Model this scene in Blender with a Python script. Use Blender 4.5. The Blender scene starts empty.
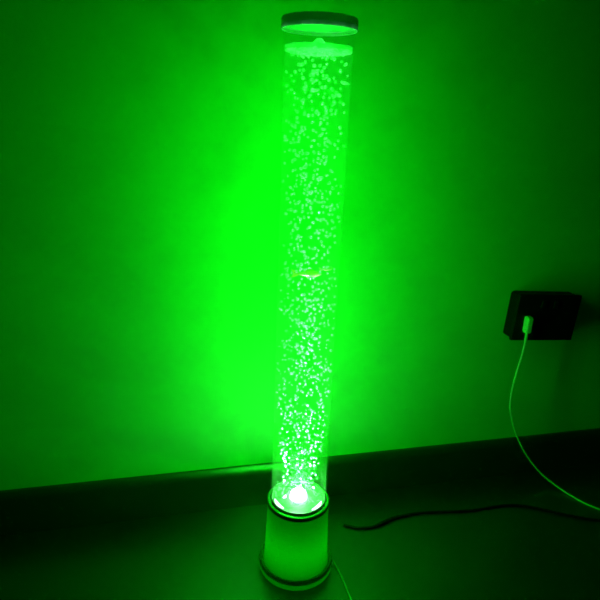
import bpy, bmesh, math, random
from mathutils import Vector, Matrix

PI = math.pi
S = bpy.context.scene
C = S.collection

# ------------------------------------------------------------------ camera
cam_d = bpy.data.cameras.new('camera')
cam = bpy.data.objects.new('camera', cam_d)
C.objects.link(cam)
F_PX = 558.86
cam_d.sensor_fit = 'HORIZONTAL'
cam_d.sensor_width = 36.0
cam_d.lens = 36.0 * F_PX / 600.0
cam_d.clip_start = 0.02
PITCH, YAW, ROLL = 0.3130388, 0.2467576, 0.0411524
fw = Vector((math.sin(YAW) * math.cos(PITCH), math.cos(YAW) * math.cos(PITCH), -math.sin(PITCH)))
r0 = fw.cross(Vector((0, 0, 1))).normalized()
u0 = r0.cross(fw)
rt = r0 * math.cos(ROLL) + u0 * math.sin(ROLL)
up = -r0 * math.sin(ROLL) + u0 * math.cos(ROLL)
mw = Matrix((rt, up, -fw)).transposed().to_4x4()
mw.translation = Vector((-0.2174179, -1.0061464, 0.7904304))
cam.matrix_world = mw
S.camera = cam

# ------------------------------------------------------------------ world, exposure
w = bpy.data.worlds.new('world')
S.world = w
w.use_nodes = True
w.node_tree.nodes['Background'].inputs[0].default_value = (0, 0, 0, 1)
w.node_tree.nodes['Background'].inputs[1].default_value = 0.0
S.view_settings.view_transform = 'Standard'
S.view_settings.look = 'None'
S.view_settings.gamma = 1
S.view_settings.exposure = 0.0
S.view_settings.use_curve_mapping = False
S.cycles.transparent_max_bounces = 64
S.cycles.max_bounces = 10

GREEN = (0.0005, 1.0, 0.002)        # colour of the glowing water column
LED = (0.50, 1.0, 0.75)            # colour of the light source in the foot
COLUMN_POWER = 7.7                # watts, whole column
LED_POWER = 110.0
FOOT_POWER = 0.22

# ------------------------------------------------------------------ materials
def new_mat(name):
    m = bpy.data.materials.new(name)
    m.use_nodes = True
    nt = m.node_tree
    for n in list(nt.nodes):
        nt.nodes.remove(n)
    out = nt.nodes.new('ShaderNodeOutputMaterial')
    return m, nt, out

def plain(name, col, rough=0.5, spec=0.5, noise=0.0, scale=30, bump=0.0, bump_scale=200, trans=0.0, ior=1.5):
    """Principled surface with a faint procedural mottle and grain; trans mixes in translucency."""
    m, nt, out = new_mat(name)
    b = nt.nodes.new('ShaderNodeBsdfPrincipled')
    b.inputs['Roughness'].default_value = rough
    b.inputs['IOR'].default_value = ior
    b.inputs['Specular IOR Level'].default_value = spec
    b.inputs['Base Color'].default_value = (*col, 1)
    if noise:
        tc = nt.nodes.new('ShaderNodeTexCoord')
        nz = nt.nodes.new('ShaderNodeTexNoise')
        nz.inputs['Scale'].default_value = scale
        nz.inputs['Detail'].default_value = 5
        nt.links.new(tc.outputs['Object'], nz.inputs['Vector'])
        rp = nt.nodes.new('ShaderNodeValToRGB')
        rp.color_ramp.elements[0].position = 0.3
        rp.color_ramp.elements[1].position = 0.7
        rp.color_ramp.elements[0].color = (*[c * (1 - noise) for c in col], 1)
        rp.color_ramp.elements[1].color = (*[min(1, c * (1 + noise)) for c in col], 1)
        nt.links.new(nz.outputs['Fac'], rp.inputs['Fac'])
        nt.links.new(rp.outputs['Color'], b.inputs['Base Color'])
        if bump:
            n2 = nt.nodes.new('ShaderNodeTexNoise')
            n2.inputs['Scale'].default_value = bump_scale
            nt.links.new(tc.outputs['Object'], n2.inputs['Vector'])
            bp = nt.nodes.new('ShaderNodeBump')
            bp.inputs['Strength'].default_value = bump
            bp.inputs['Distance'].default_value = 0.002
            nt.links.new(n2.outputs['Fac'], bp.inputs['Height'])
            nt.links.new(bp.outputs['Normal'], b.inputs['Normal'])
    if trans:
        t = nt.nodes.new('ShaderNodeBsdfTranslucent')
        t.inputs['Color'].default_value = (*col, 1)
        mx = nt.nodes.new('ShaderNodeMixShader')
        mx.inputs[0].default_value = trans
        nt.links.new(b.outputs[0], mx.inputs[1])
        nt.links.new(t.outputs[0], mx.inputs[2])
        nt.links.new(mx.outputs[0], out.inputs['Surface'])
    else:
        nt.links.new(b.outputs[0], out.inputs['Surface'])
    return m

def clear(name, tint, gloss, ior=1.45, rough=0.03, diffuse=0.0):
    """Thin clear plastic or water skin: transparent with a fresnel sheen and a little haze."""
    m, nt, out = new_mat(name)
    tr = nt.nodes.new('ShaderNodeBsdfTransparent')
    tr.inputs['Color'].default_value = (*tint, 1)
    gl = nt.nodes.new('ShaderNodeBsdfGlossy')
    gl.inputs['Roughness'].default_value = rough
    lw = nt.nodes.new('ShaderNodeLayerWeight')
    lw.inputs['Blend'].default_value = 0.12
    mul = nt.nodes.new('ShaderNodeMath')
    mul.operation = 'MULTIPLY'
    mul.inputs[1].default_value = gloss
    nt.links.new(lw.outputs['Facing'], mul.inputs[0])
    mx = nt.nodes.new('ShaderNodeMixShader')
    nt.links.new(mul.outputs[0], mx.inputs[0])
    base = tr
    if diffuse:
        df = nt.nodes.new('ShaderNodeBsdfDiffuse')
        df.inputs['Color'].default_value = (0.9, 0.9, 0.9, 1)
        tl = nt.nodes.new('ShaderNodeBsdfTranslucent')
        tl.inputs['Color'].default_value = (0.9, 0.9, 0.9, 1)
        m1 = nt.nodes.new('ShaderNodeMixShader')
        nt.links.new(df.outputs[0], m1.inputs[1])
        nt.links.new(tl.outputs[0], m1.inputs[2])
        m2 = nt.nodes.new('ShaderNodeMixShader')
        m2.inputs[0].default_value = diffuse
        nt.links.new(tr.outputs[0], m2.inputs[1])
        nt.links.new(m1.outputs[0], m2.inputs[2])
        base = m2
    nt.links.new(base.outputs[0], mx.inputs[1])
    nt.links.new(gl.outputs[0], mx.inputs[2])
    nt.links.new(mx.outputs[0], out.inputs['Surface'])
    return m

def glow(name, col, strength):
    m, nt, out = new_mat(name)
    e = nt.nodes.new('ShaderNodeEmission')
    e.inputs['Color'].default_value = (*col, 1)
    e.inputs['Strength'].default_value = strength
    nt.links.new(e.outputs[0], out.inputs['Surface'])
    return m

M = {}
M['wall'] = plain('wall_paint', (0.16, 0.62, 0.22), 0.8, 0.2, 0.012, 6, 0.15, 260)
M['dim_wall'] = plain('dark_wall_paint', (0.12, 0.11, 0.10), 0.9, 0.1, 0.05, 6)
M['ceiling'] = plain('ceiling_paint', (0.2, 0.2, 0.2), 0.9, 0.1, 0.03, 6)
M['floor'] = plain('dark_vinyl', (0.010, 0.010, 0.010), 0.36, 1.0, 0.3, 40, 0.1, 300, ior=1.75)
M['skirting'] = plain('dark_skirting', (0.020, 0.020, 0.019), 0.40, 1.0, 0.15, 20, ior=1.6)
M['base'] = plain('white_base_plastic', (0.5, 0.5, 0.5), 0.45, 0.3, 0.03, 12, trans=0.35)
M['collar'] = plain('grey_collar_plastic', (0.09, 0.09, 0.09), 0.4, 0.4, 0.03, 12)
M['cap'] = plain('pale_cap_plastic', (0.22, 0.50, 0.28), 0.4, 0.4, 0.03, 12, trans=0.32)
M['tube'] = clear('clear_acrylic', (0.98, 0.99, 0.98), 0.12, rough=0.1, diffuse=0.006)
M['water'] = clear('water', (0.95, 0.98, 0.96), 0.05, rough=0.1, diffuse=0.025)
M['foam'] = clear('foam', (0.45, 0.97, 0.6), 0.2, rough=0.2, diffuse=0.24)
M['bubble'] = clear('bubble_skin', (0.86, 0.99, 0.92), 0.3, rough=0.15, diffuse=0.24)
M['led'] = glow('led_dome', (0.6, 1.0, 0.8), 30.0)
M['reflection_arc'] = glow('dome_reflection_arc', (0.6, 1.0, 0.8), 3.5)  # emission put in for the dome light reflected by the tube wall
M['floor_disc'] = plain('white_inner_plastic', (0.10, 0.12, 0.10), 0.5, 0.3, 0.02, 30)
M['black'] = plain('black_plastic', (0.006, 0.006, 0.006), 0.55, 0.15, 0.2, 60)
M['cord_black'] = plain('black_rubber', (0.006, 0.006, 0.006), 0.5, 0.2, 0.2, 60)
M['white'] = plain('white_plastic', (0.75, 0.75, 0.75), 0.4, 0.4, 0.03, 60)
M['fish'] = plain('fish_yellow', (1.0, 0.85, 0.35), 0.3, 0.6, 0.05, 200, trans=0.2)
M['fish_green'] = plain('fish_lime', (0.55, 0.8, 0.2), 0.4, 0.4, 0.05, 200, trans=0.2)
M['fin'] = plain('fish_orange', (1.0, 0.55, 0.15), 0.3, 0.5, 0.05, 200, trans=0.5)

# ------------------------------------------------------------------ helpers
def obj(name, bm, mat, parent=None, smooth=True, **props):
    me = bpy.data.meshes.new(name)
    bmesh.ops.recalc_face_normals(bm, faces=bm.faces)
    bm.to_mesh(me)
    bm.free()
    me.materials.append(mat)
    if smooth:
        for p in me.polygons:
            p.use_smooth = True
        try:
            me.set_sharp_from_angle(angle=math.radians(35))
        except Exception:
            pass
    o = bpy.data.objects.new(name, me)
    C.objects.link(o)
    if parent:
        o.parent = parent
    for k, v in props.items():
        o[k] = v
    return o

def thing(name, label, cat, loc=(0, 0, 0), rot=(0, 0, 0), group=None):
    o = bpy.data.objects.new(name, None)
    o.empty_display_size = 0.05
    C.objects.link(o)
    o.location = loc
    o.rotation_euler = rot
    o['label'] = label
    o['category'] = cat
    if group:
        o['group'] = group
    return o

def box(bm, lo, hi, bevel=0.0, seg=2):
    r = bmesh.ops.create_cube(bm, size=1)
    vs = r['verts']
    for v in vs:
        v.co = Vector([lo[i] + (v.co[i] + 0.5) * (hi[i] - lo[i]) for i in range(3)])
    if bevel:
        es = list({e for v in vs for e in v.link_edges})
        bmesh.ops.bevel(bm, geom=es, offset=bevel, segments=seg, affect='EDGES', profile=0.5)
    return bm

def lathe(bm, prof, seg=96, closed=False):
    """Revolve a list of (r, z) about the z axis; closed joins last to first (a solid ring)."""
    rings = []
    for r, z in prof:
        if r < 1e-6:
            rings.append([bm.verts.new((0, 0, z))])
        else:
            rings.append([bm.verts.new((r * math.cos(2 * PI * i / seg), r * math.sin(2 * PI * i / seg), z)) for i in range(seg)])
    n = len(rings)
    for k in range(n if closed else n - 1):
        a, b = rings[k], rings[(k + 1) % n]
        for i in range(seg):
            j = (i + 1) % seg
            if len(a) == 1 and len(b) == 1:
                continue
            if len(a) == 1:
                bm.faces.new((a[0], b[i], b[j]))
            elif len(b) == 1:
                bm.faces.new((a[i], a[j], b[0]))
            else:
                bm.faces.new((a[i], a[j], b[j], b[i]))
    return bm

def spline(pts, n=14):
    P = [Vector(p) for p in pts]
    P = [P[0] * 2 - P[1]] + P + [P[-1] * 2 - P[-2]]
    out = []
    for i in range(1, len(P) - 2):
        for k in range(n):
            t = k / n
            a, b, c, d = P[i - 1], P[i], P[i + 1], P[i + 2]
            out.append(0.5 * ((2 * b) + (c - a) * t + (2 * a - 5 * b + 4 * c - d) * t * t + (3 * b - a - 3 * c + d) * t ** 3))
    out.append(P[-2])
    return out

def tube(bm, pts, rad, seg=12):
    """A round cord through pts (rad a number or a function of 0..1)."""
    rings = []
    nrm = None
    for i, p in enumerate(pts):
        t = (pts[min(i + 1, len(pts) - 1)] - pts[max(i - 1, 0)]).normalized()
        if nrm is None:
            nrm = t.orthogonal().normalized()
        nrm = (nrm - t * nrm.dot(t)).normalized()
        bi = t.cross(nrm)
        r = rad(i / (len(pts) - 1)) if callable(rad) else rad
        rings.append([bm.verts.new(p + (nrm * math.cos(2 * PI * k / seg) + bi * math.sin(2 * PI * k / seg)) * r) for k in range(seg)])
    for a, b in zip(rings, rings[1:]):
        for k in range(seg):
            bm.faces.new((a[k], a[(k + 1) % seg], b[(k + 1) % seg], b[k]))
    bm.faces.new(rings[0][::-1])
    bm.faces.new(rings[-1])
    return bm

# ------------------------------------------------------------------ the setting
X0, X1, Y0, H = -1.7, 2.0, -2.6, 2.4
T = 0.1
obj('floor', box(bmesh.new(), (X0, Y0, -T), (X1, 0, 0)), M['floor'], smooth=False, kind='structure')
obj('ceiling', box(bmesh.new(), (X0, Y0, H), (X1, 0, H + T)), M['ceiling'], smooth=False, kind='structure')
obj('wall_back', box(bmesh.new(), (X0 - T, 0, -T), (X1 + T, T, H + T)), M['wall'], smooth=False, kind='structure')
obj('wall_left', box(bmesh.new(), (X0 - T, Y0, -T), (X0, 0, H + T)), M['dim_wall'], smooth=False, kind='structure')
obj('wall_right', box(bmesh.new(), (X1, Y0, -T), (X1 + T, 0, H + T)), M['dim_wall'], smooth=False, kind='structure')
obj('wall_front', box(bmesh.new(), (X0 - T, Y0 - T, -T), (X1 + T, Y0, H + T)), M['dim_wall'], smooth=False, kind='structure')

def skirting(name, length, loc, rz):
    """Moulded board: flat face, rounded top."""
    prof = [(0, 0), (-0.015, 0), (-0.015, 0.076), (-0.0140, 0.083), (-0.010, 0.089), (-0.006, 0.0925), (0, 0.0927)]
    bm = bmesh.new()
    a = [bm.verts.new((0, y, z)) for y, z in prof]
    b = [bm.verts.new((length, y, z)) for y, z in prof]
    for i in range(len(prof)):
        j = (i + 1) % len(prof)
        bm.faces.new((a[i], a[j], b[j], b[i]))
    bm.faces.new(a[::-1])
    bm.faces.new(b)
    o = obj(name, bm, M['skirting'], kind='structure')
    o.location = loc
    o.rotation_euler = (0, 0, rz)
skirting('baseboard_back', X1 - X0, (X0, 0, 0), 0)
skirting('baseboard_left', -Y0 - 0.015, (X0, Y0, 0), PI / 2)
skirting('baseboard_right', -Y0 - 0.015, (X1, -0.015, 0), -PI / 2)

# ------------------------------------------------------------------ the bubble lamp
LX, LY = 0.0, -0.19
ZB, ZT = 0.150, 0.910          # visible bottom and top of the tube
ZW = 0.884                     # water line
R = 0.050
lamp = thing('bubble_lamp', 'tall clear bubble tube lamp glowing bright green on a round white base on the floor', 'lamp', (LX, LY, 0))

# foot: flange with rounded lip, slightly tapering body, open well that holds the tube
fl = lathe(bmesh.new(), [(0.0, 0.0), (0.0655, 0.0), (0.0672, 0.002), (0.0676, 0.014), (0.0672, 0.0180), (0.0658, 0.0200), (0.0642, 0.0194),
                         (0.0630, 0.0172), (0.0616, 0.0162), (0.0604, 0.0168), (0.0592, 0.0200), (0.0584, 0.0270), (0.0576, 0.040), (0.0552, 0.110),
                         (0.0550, 0.130), (0.0544, 0.1350), (0.0525, 0.1360), (0.0500, 0.1360), (0.0500, 0.1340), (0.0, 0.1340)])
base = obj('base', fl, M['base'], lamp, label='round white plastic base with a raised rim')
col = lathe(bmesh.new(), [(0.0504, 0.1362), (0.0548, 0.1362), (0.0556, 0.1372), (0.0556, 0.1428), (0.0548, 0.1442), (0.0530, 0.1448), (0.0504, 0.1446)], closed=True)
obj('collar', col, M['collar'], lamp)
# the tube: a real wall of acrylic
tb = lathe(bmesh.new(), [(0.0500, 0.1402), (0.0502, 0.1500), (0.0502, ZT), (0.0478, ZT), (0.0478, 0.1402)], seg=128, closed=True)
obj('tube', tb, M['tube'], lamp)
# floor of the tube, a shallow white dish
dish = lathe(bmesh.new(), [(0.0, 0.1462), (0.016, 0.1462), (0.036, 0.1464), (0.0440, 0.1470), (0.0465, 0.1476), (0.0473, 0.1484),
                           (0.0475, 0.1480), (0.0475, 0.1345), (0.0, 0.1345)])
dish_o = obj('tube_floor', dish, M['floor_disc'], lamp)
# bright light dome in the middle
dm = lathe(bmesh.new(), [(0.0, 0.1620), (0.005, 0.1615), (0.0095, 0.1598), (0.0128, 0.1565), (0.0143, 0.1520), (0.0150, 0.1466), (0.0, 0.1466)], seg=40)
obj('light_dome', dm, M['led'], lamp, label='white hot light dome at the bottom of the tube')

# three glowing arcs added on the tube floor to imitate the dome's reflection
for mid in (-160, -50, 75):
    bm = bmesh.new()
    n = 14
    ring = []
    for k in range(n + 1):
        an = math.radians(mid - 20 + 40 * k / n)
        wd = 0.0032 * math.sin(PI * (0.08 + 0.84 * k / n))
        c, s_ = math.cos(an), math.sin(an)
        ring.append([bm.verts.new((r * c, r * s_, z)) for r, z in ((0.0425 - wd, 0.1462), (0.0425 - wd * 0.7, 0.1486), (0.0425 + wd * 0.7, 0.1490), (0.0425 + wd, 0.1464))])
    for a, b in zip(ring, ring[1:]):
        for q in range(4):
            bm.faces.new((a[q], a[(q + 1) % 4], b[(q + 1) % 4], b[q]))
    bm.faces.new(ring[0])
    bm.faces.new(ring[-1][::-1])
    obj('dome_reflection_arc', bm, M['reflection_arc'], lamp)

# water
random.seed(11)
def surf(x, y):
    r = math.hypot(x, y)
    return (0.0125 * math.exp(-(r / 0.017) ** 2) + 0.0016 * math.sin(r * 420) * math.exp(-r / 0.03) - 0.002 * math.exp(-((r - 0.032) / 0.008) ** 2)
            + 0.0010 * math.sin(x * 300 + 1) * math.cos(y * 260) + 0.003 * (r / 0.0475) ** 6)
def disc(bm, zfun, rad, nr=26, seg=72):
    c = bm.verts.new((0, 0, zfun(0, 0)))
    prev = None
    for k in range(1, nr + 1):
        r = rad * k / nr
        ring = []
        for i in range(seg):
            x, y = r * math.cos(2 * PI * i / seg), r * math.sin(2 * PI * i / seg)
            ring.append(bm.verts.new((x, y, zfun(x, y))))
        for i in range(seg):
            j = (i + 1) % seg
            if prev is None:
                bm.faces.new((c, ring[i], ring[j]))
            else:
                bm.faces.new((prev[i], ring[i], ring[j], prev[j]))
        prev = ring
    return prev
bm = bmesh.new()
RW = 0.0474
top = disc(bm, lambda x, y: ZW + surf(x, y), RW)
seg = len(top)
low = [bm.verts.new((RW * math.cos(2 * PI * i / seg), RW * math.sin(2 * PI * i / seg), 0.1550)) for i in range(seg)]
for i in range(seg):
    j = (i + 1) % seg
    bm.faces.new((low[i], low[j], top[j], top[i]))
obj('water', bm, M['water'], lamp)
# layer of froth under the surface
bm = bmesh.new()
a = disc(bm, lambda x, y: ZW - 0.0006 + surf(x, y) * 0.96, 0.0468)
b = disc(bm, lambda x, y: ZW - 0.0050 + 0.0015 * math.sin(x * 500) * math.sin(y * 470) + surf(x, y) * 0.55, 0.0468)
for i in range(len(a)):
    j = (i + 1) % len(a)
    bm.faces.new((a[i], a[j], b[j], b[i]))
obj('froth', bm, M['foam'], lamp, label='pale green froth at the water surface')

# bubbles: a rising cloud nobody could count
ico = bmesh.new()
bmesh.ops.create_icosphere(ico, subdivisions=1, radius=1)
iv = [v.co.copy() for v in ico.verts]
iff = [[v.index for v in f.verts] for f in ico.faces]
ico.free()
ico2 = bmesh.new()
bmesh.ops.create_icosphere(ico2, subdivisions=2, radius=1)
iv2 = [v.co.copy() for v in ico2.verts]
if2 = [[v.index for v in f.verts] for f in ico2.faces]
ico2.free()
verts, faces = [], []
placed = []
def put(x, y, z, r):
    V, Fc = (iv2, if2)
    n = len(verts)
    sx, sy, sz = r * random.uniform(0.85, 1.2), r * random.uniform(0.85, 1.2), r * random.uniform(0.7, 1.05)
    rot = Matrix.Rotation(random.uniform(-0.7, 0.7), 3, Vector((random.random(), random.random(), 0.1)).normalized())
    for v in V:
        q = rot @ Vector((v.x * sx, v.y * sy, v.z * sz))
        verts.append((x + q.x, y + q.y, z + q.z))
    for f in Fc:
        faces.append([i + n for i in f])
for k in range(1300):
    t = random.random() ** 1.2
    z = 0.168 + t * (ZW - 0.179)
    spread = 0.027 + 0.0195 * min(1, (z - 0.16) / 0.12)
    rr = spread * math.sqrt(random.random())
    an = random.uniform(0, 2 * PI)
    r = random.uniform(0.0012, 0.0021) + 0.0005 * t + (0.0004 if random.random() < 0.15 else 0)
    rr = min(rr, 0.0463 - r * 1.2)
    put(rr * math.cos(an), rr * math.sin(an), z, r)
for k in range(460):            # dense plume and a skirt of bubbles just over the dish
    an = random.uniform(0, 2 * PI)
    if k < 330:
        rr = abs(random.gauss(0, 0.014))
        z = 0.1635 + abs(random.gauss(0, 0.040))
    else:
        rr = random.uniform(0.026, 0.043)
        z = 0.1555 + (rr / 0.044) ** 3 * 0.002 + random.uniform(0, 0.004)
    r = random.uniform(0.0011, 0.0022)
    rr = min(rr, 0.0455 - r)
    put(rr * math.cos(an), rr * math.sin(an), z, r)
for k in range(120):            # bursting at the surface
    an = random.uniform(0, 2 * PI)
    rr = 0.044 * math.sqrt(random.random())
    x, y = rr * math.cos(an), rr * math.sin(an)
    put(x, y, ZW + surf(x, y) * 0.6 - random.uniform(0.001, 0.009), random.uniform(0.0010, 0.0020))
me = bpy.data.meshes.new('bubbles')
me.from_pydata(verts, [], faces)
me.materials.append(M['bubble'])
for p in me.polygons:
    p.use_smooth = True
bb = bpy.data.objects.new('bubbles', me)
C.objects.link(bb)
bb.parent = lamp
bb['kind'] = 'stuff'
bb['label'] = 'cloud of small pale bubbles rising in the water'

# lid
cap = lathe(bmesh.new(), [(0.0, ZT + 0.0125), (0.0495, ZT + 0.0125), (0.0518, ZT + 0.0118), (0.0526, ZT + 0.0100), (0.0528, ZT - 0.0020),
                          (0.0522, ZT - 0.0030), (0.0506, ZT - 0.0030), (0.0506, ZT + 0.0012), (0.0, ZT + 0.0012)])
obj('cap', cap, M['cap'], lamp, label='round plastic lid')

# mains lead of the lamp
pts = spline([(0.062, -0.012, 0.0075), (0.070, -0.02, 0.0045), (0.074, -0.05, 0.0022), (0.0755, -0.10, 0.0020), (0.079, -0.17, 0.0020), (0.09, -0.28, 0.0020)])
obj('power_lead', tube(bmesh.new(), pts, 0.0014), M['white'], lamp, label='thin white lead')

# the lamp's own light: the glowing column, and the light source in the foot
N = 24
prof = []
for k in range(N):
    z = 0.175 + (ZW - 0.195) * k / (N - 1)
    prof.append((z, 1.15 - 0.35 * max(0.0, (z - 0.45) / 0.42) ** 1.2 + 1.2 * max(0.0, 1 - (z - 0.175) / 0.09)))
tot = sum(q for _, q in prof)
for k, (z, q) in enumerate(prof):
    ld = bpy.data.lights.new('column_glow', 'POINT')
    ld.color = GREEN
    ld.energy = COLUMN_POWER * q / tot
    ld.shadow_soft_size = 0.0
    lo = bpy.data.objects.new('column_glow', ld)
    C.objects.link(lo)
    lo.parent = lamp
    lo.location = (0.020 * math.cos(k * 2.4), 0.020 * math.sin(k * 2.4), z)
ld = bpy.data.lights.new('foot_glow', 'POINT')
ld.color = GREEN
ld.energy = FOOT_POWER
ld.shadow_soft_size = 0.0
lo = bpy.data.objects.new('foot_glow', ld)
C.objects.link(lo)
lo.parent = lamp
lo.location = (0, 0, 0.060)
for k in range(6):
    ld = bpy.data.lights.new('led_beam', 'SPOT')
    ld.color = LED
    ld.energy = LED_POWER / 6
    ld.spot_size = math.radians(17)
    ld.spot_blend = 0.8
    ld.shadow_soft_size = 0.0
    lo = bpy.data.objects.new('led_beam', ld)
    C.objects.link(lo)
    lo.parent = lamp
    an = k * PI / 3 + 0.3
    lo.location = (0.028 * math.cos(an), 0.028 * math.sin(an), 0.150)
    lo.rotation_euler = (PI, 0, 0)

# ------------------------------------------------------------------ toy fish floating in the tube
def fish(name, label, loc, rz, roll, L, mat, finmat):
    t = thing(name, label, 'toy fish', loc, (roll, 0, rz), 'plastic fish in the bubble tube')
    bm = bmesh.new()
    prof = [(-0.5, 0.0), (-0.44, 0.045), (-0.30, 0.095), (-0.10, 0.150), (0.10, 0.165), (0.28, 0.130), (0.42, 0.070), (0.48, 0.03), (0.5, 0)]
    sg = 20
    rings = []
    for x, r in prof:
        if r == 0:
            rings.append([bm.verts.new((x * L, 0, 0))])
        else:
            rings.append([bm.verts.new((x * L, 0.6 * r * L * math.cos(2 * PI * i / sg), r * L * math.sin(2 * PI * i / sg) * (1.0 if math.sin(2 * PI * i / sg) > 0 else 0.85))) for i in range(sg)])
    for a, b in zip(rings, rings[1:]):
        for i in range(sg):
            j = (i + 1) % sg
            if len(a) == 1:
                bm.faces.new((a[0], b[i], b[j]))
            elif len(b) == 1:
                bm.faces.new((a[i], a[j], b[0]))
            else:
                bm.faces.new((a[i], a[j], b[j], b[i]))
    obj('fish_body', bm, mat, t)
    def fin(nm, poly, th=0.012):
        bm = bmesh.new()
        a = [bm.verts.new((x * L, th * L, z * L)) for x, z in poly]
        b = [bm.verts.new((x * L, -th * L, z * L)) for x, z in poly]
        bm.faces.new(a)
        bm.faces.new(b[::-1])
        for i in range(len(poly)):
            j = (i + 1) % len(poly)
            bm.faces.new((a[i], b[i], b[j], a[j]))
        obj(nm, bm, finmat, t, smooth=False)
    fin('tail_fin', [(-0.42, 0.02), (-0.62, 0.14), (-0.80, 0.20), (-0.72, 0.06), (-0.70, 0), (-0.72, -0.06), (-0.80, -0.18), (-0.60, -0.12), (-0.42, -0.02)])
    fin('dorsal_fin', [(-0.22, 0.11), (-0.16, 0.21), (0.0, 0.25), (0.14, 0.20), (0.18, 0.14)])
    fin('belly_fin', [(-0.10, -0.11), (-0.14, -0.20), (-0.02, -0.17), (0.06, -0.12)])
    return t

fish('plastic_fish', 'pale yellow plastic fish with orange tail floating halfway up the bubble tube',
     (-0.004, LY - 0.024, 0.567), -0.15, 0.25, 0.036, M['fish'], M['fin'])
fish('plastic_fish', 'smaller dull lime plastic fish at the right side of the bubble tube',
     (0.031, LY + 0.000, 0.568), 0.35, 0.1, 0.022, M['fish_green'], M['fish_green'])

# ------------------------------------------------------------------ wall socket, plug and cable
sock = thing('wall_socket', 'black double wall socket on the wall right of the glowing lamp', 'socket', (0.572, 0, 0.405), (0, math.radians(3), 0))
bm = box(bmesh.new(), (-0.072, -0.026, -0.050), (0.078, 0.0, 0.050))
es = [e for e in bm.edges if abs((e.verts[0].co - e.verts[1].co).y) > 0.02]
bmesh.ops.bevel(bm, geom=es, offset=0.007, segments=5, affect='EDGES', profile=0.5)
obj('back_box', bm, M['black'], sock)
bm = box(bmesh.new(), (-0.074, -0.034, -0.052), (0.080, -0.026, 0.052), 0.0025, 3)
obj('face_plate', bm, M['black'], sock)
for x in (-0.012, 0.018):
    rk = obj('rocker_switch', box(bmesh.new(), (x - 0.006, -0.037, 0.022), (x + 0.006, -0.034, 0.040), 0.001), M['black'], sock)
for sx, sz in ((0.050, 0.010), (0.041, -0.010), (0.059, -0.010)):
    w2 = 0.002 if sz > 0 else 0.0032
    h2 = 0.004 if sz > 0 else 0.0015
    obj('socket_hole', box(bmesh.new(), (sx - w2, -0.0345, sz - h2), (sx + w2, -0.034, sz + h2)), M['cord_black'], sock)

plug = thing('charger_plug', 'small white plug in the left half of the black wall socket', 'plug', (0.5245, -0.034, 0.395))
bm = box(bmesh.new(), (-0.0055, -0.017, -0.0185), (0.0055, 0.0, 0.0185))
es = [e for e in bm.edges if abs((e.verts[0].co - e.verts[1].co).x) > 0.01]
bmesh.ops.bevel(bm, geom=es, offset=0.005, segments=4, affect='EDGES', profile=0.5)
bmesh.ops.bevel(bm, geom=[e for e in bm.edges if e.calc_face_angle(0) > 0.9], offset=0.0012, segments=2, affect='EDGES')
obj('plug_body', bm, M['white'], plug)
relief = lathe(bmesh.new(), [(0, 0.002), (0.0030, 0.002), (0.0030, -0.004), (0.0034, -0.006), (0.0030, -0.009), (0.0034, -0.012), (0.0026, -0.020), (0.0, -0.020)], seg=20)
o = obj('strain_relief', relief, M['white'], plug)
o.location = (0.0, -0.010, -0.0185)
pts = spline([(0.5245, -0.0440, 0.361), (0.5210, -0.0460, 0.330), (0.5130, -0.0480, 0.285), (0.5080, -0.0500, 0.245), (0.5110, -0.0500, 0.205),
              (0.5270, -0.0490, 0.160), (0.5500, -0.0480, 0.115), (0.5800, -0.0500, 0.070), (0.6120, -0.0620, 0.032), (0.6400, -0.0850, 0.010),
              (0.6600, -0.1200, 0.0024), (0.6850, -0.1640, 0.0022), (0.74, -0.21, 0.0022), (0.84, -0.24, 0.0022)])
obj('plug_cable', tube(bmesh.new(), [p - plug.location for p in pts], 0.0019), M['white'], plug, label='thin white cable hanging down to the floor')

# black cord on the floor
pts = spline([(0.120, -0.112, 0.0030), (0.140, -0.124, 0.0030), (0.160, -0.1290, 0.0032), (0.180, -0.1290, 0.0034), (0.200, -0.123, 0.0048), (0.222, -0.115, 0.0040),
              (0.250, -0.110, 0.0036), (0.300, -0.108, 0.0034), (0.40, -0.120, 0.0032), (0.52, -0.125, 0.0032), (0.66, -0.20, 0.0032), (0.90, -0.26, 0.0032)])
bm = tube(bmesh.new(), pts, lambda t: 0.0026 + 0.0014 * math.exp(-((t - 0.42) / 0.13) ** 2))
o = obj('black_cord', bm, M['cord_black'])
o['label'] = 'black cord lying on the dark floor right of the lamp base'
o['category'] = 'cord'
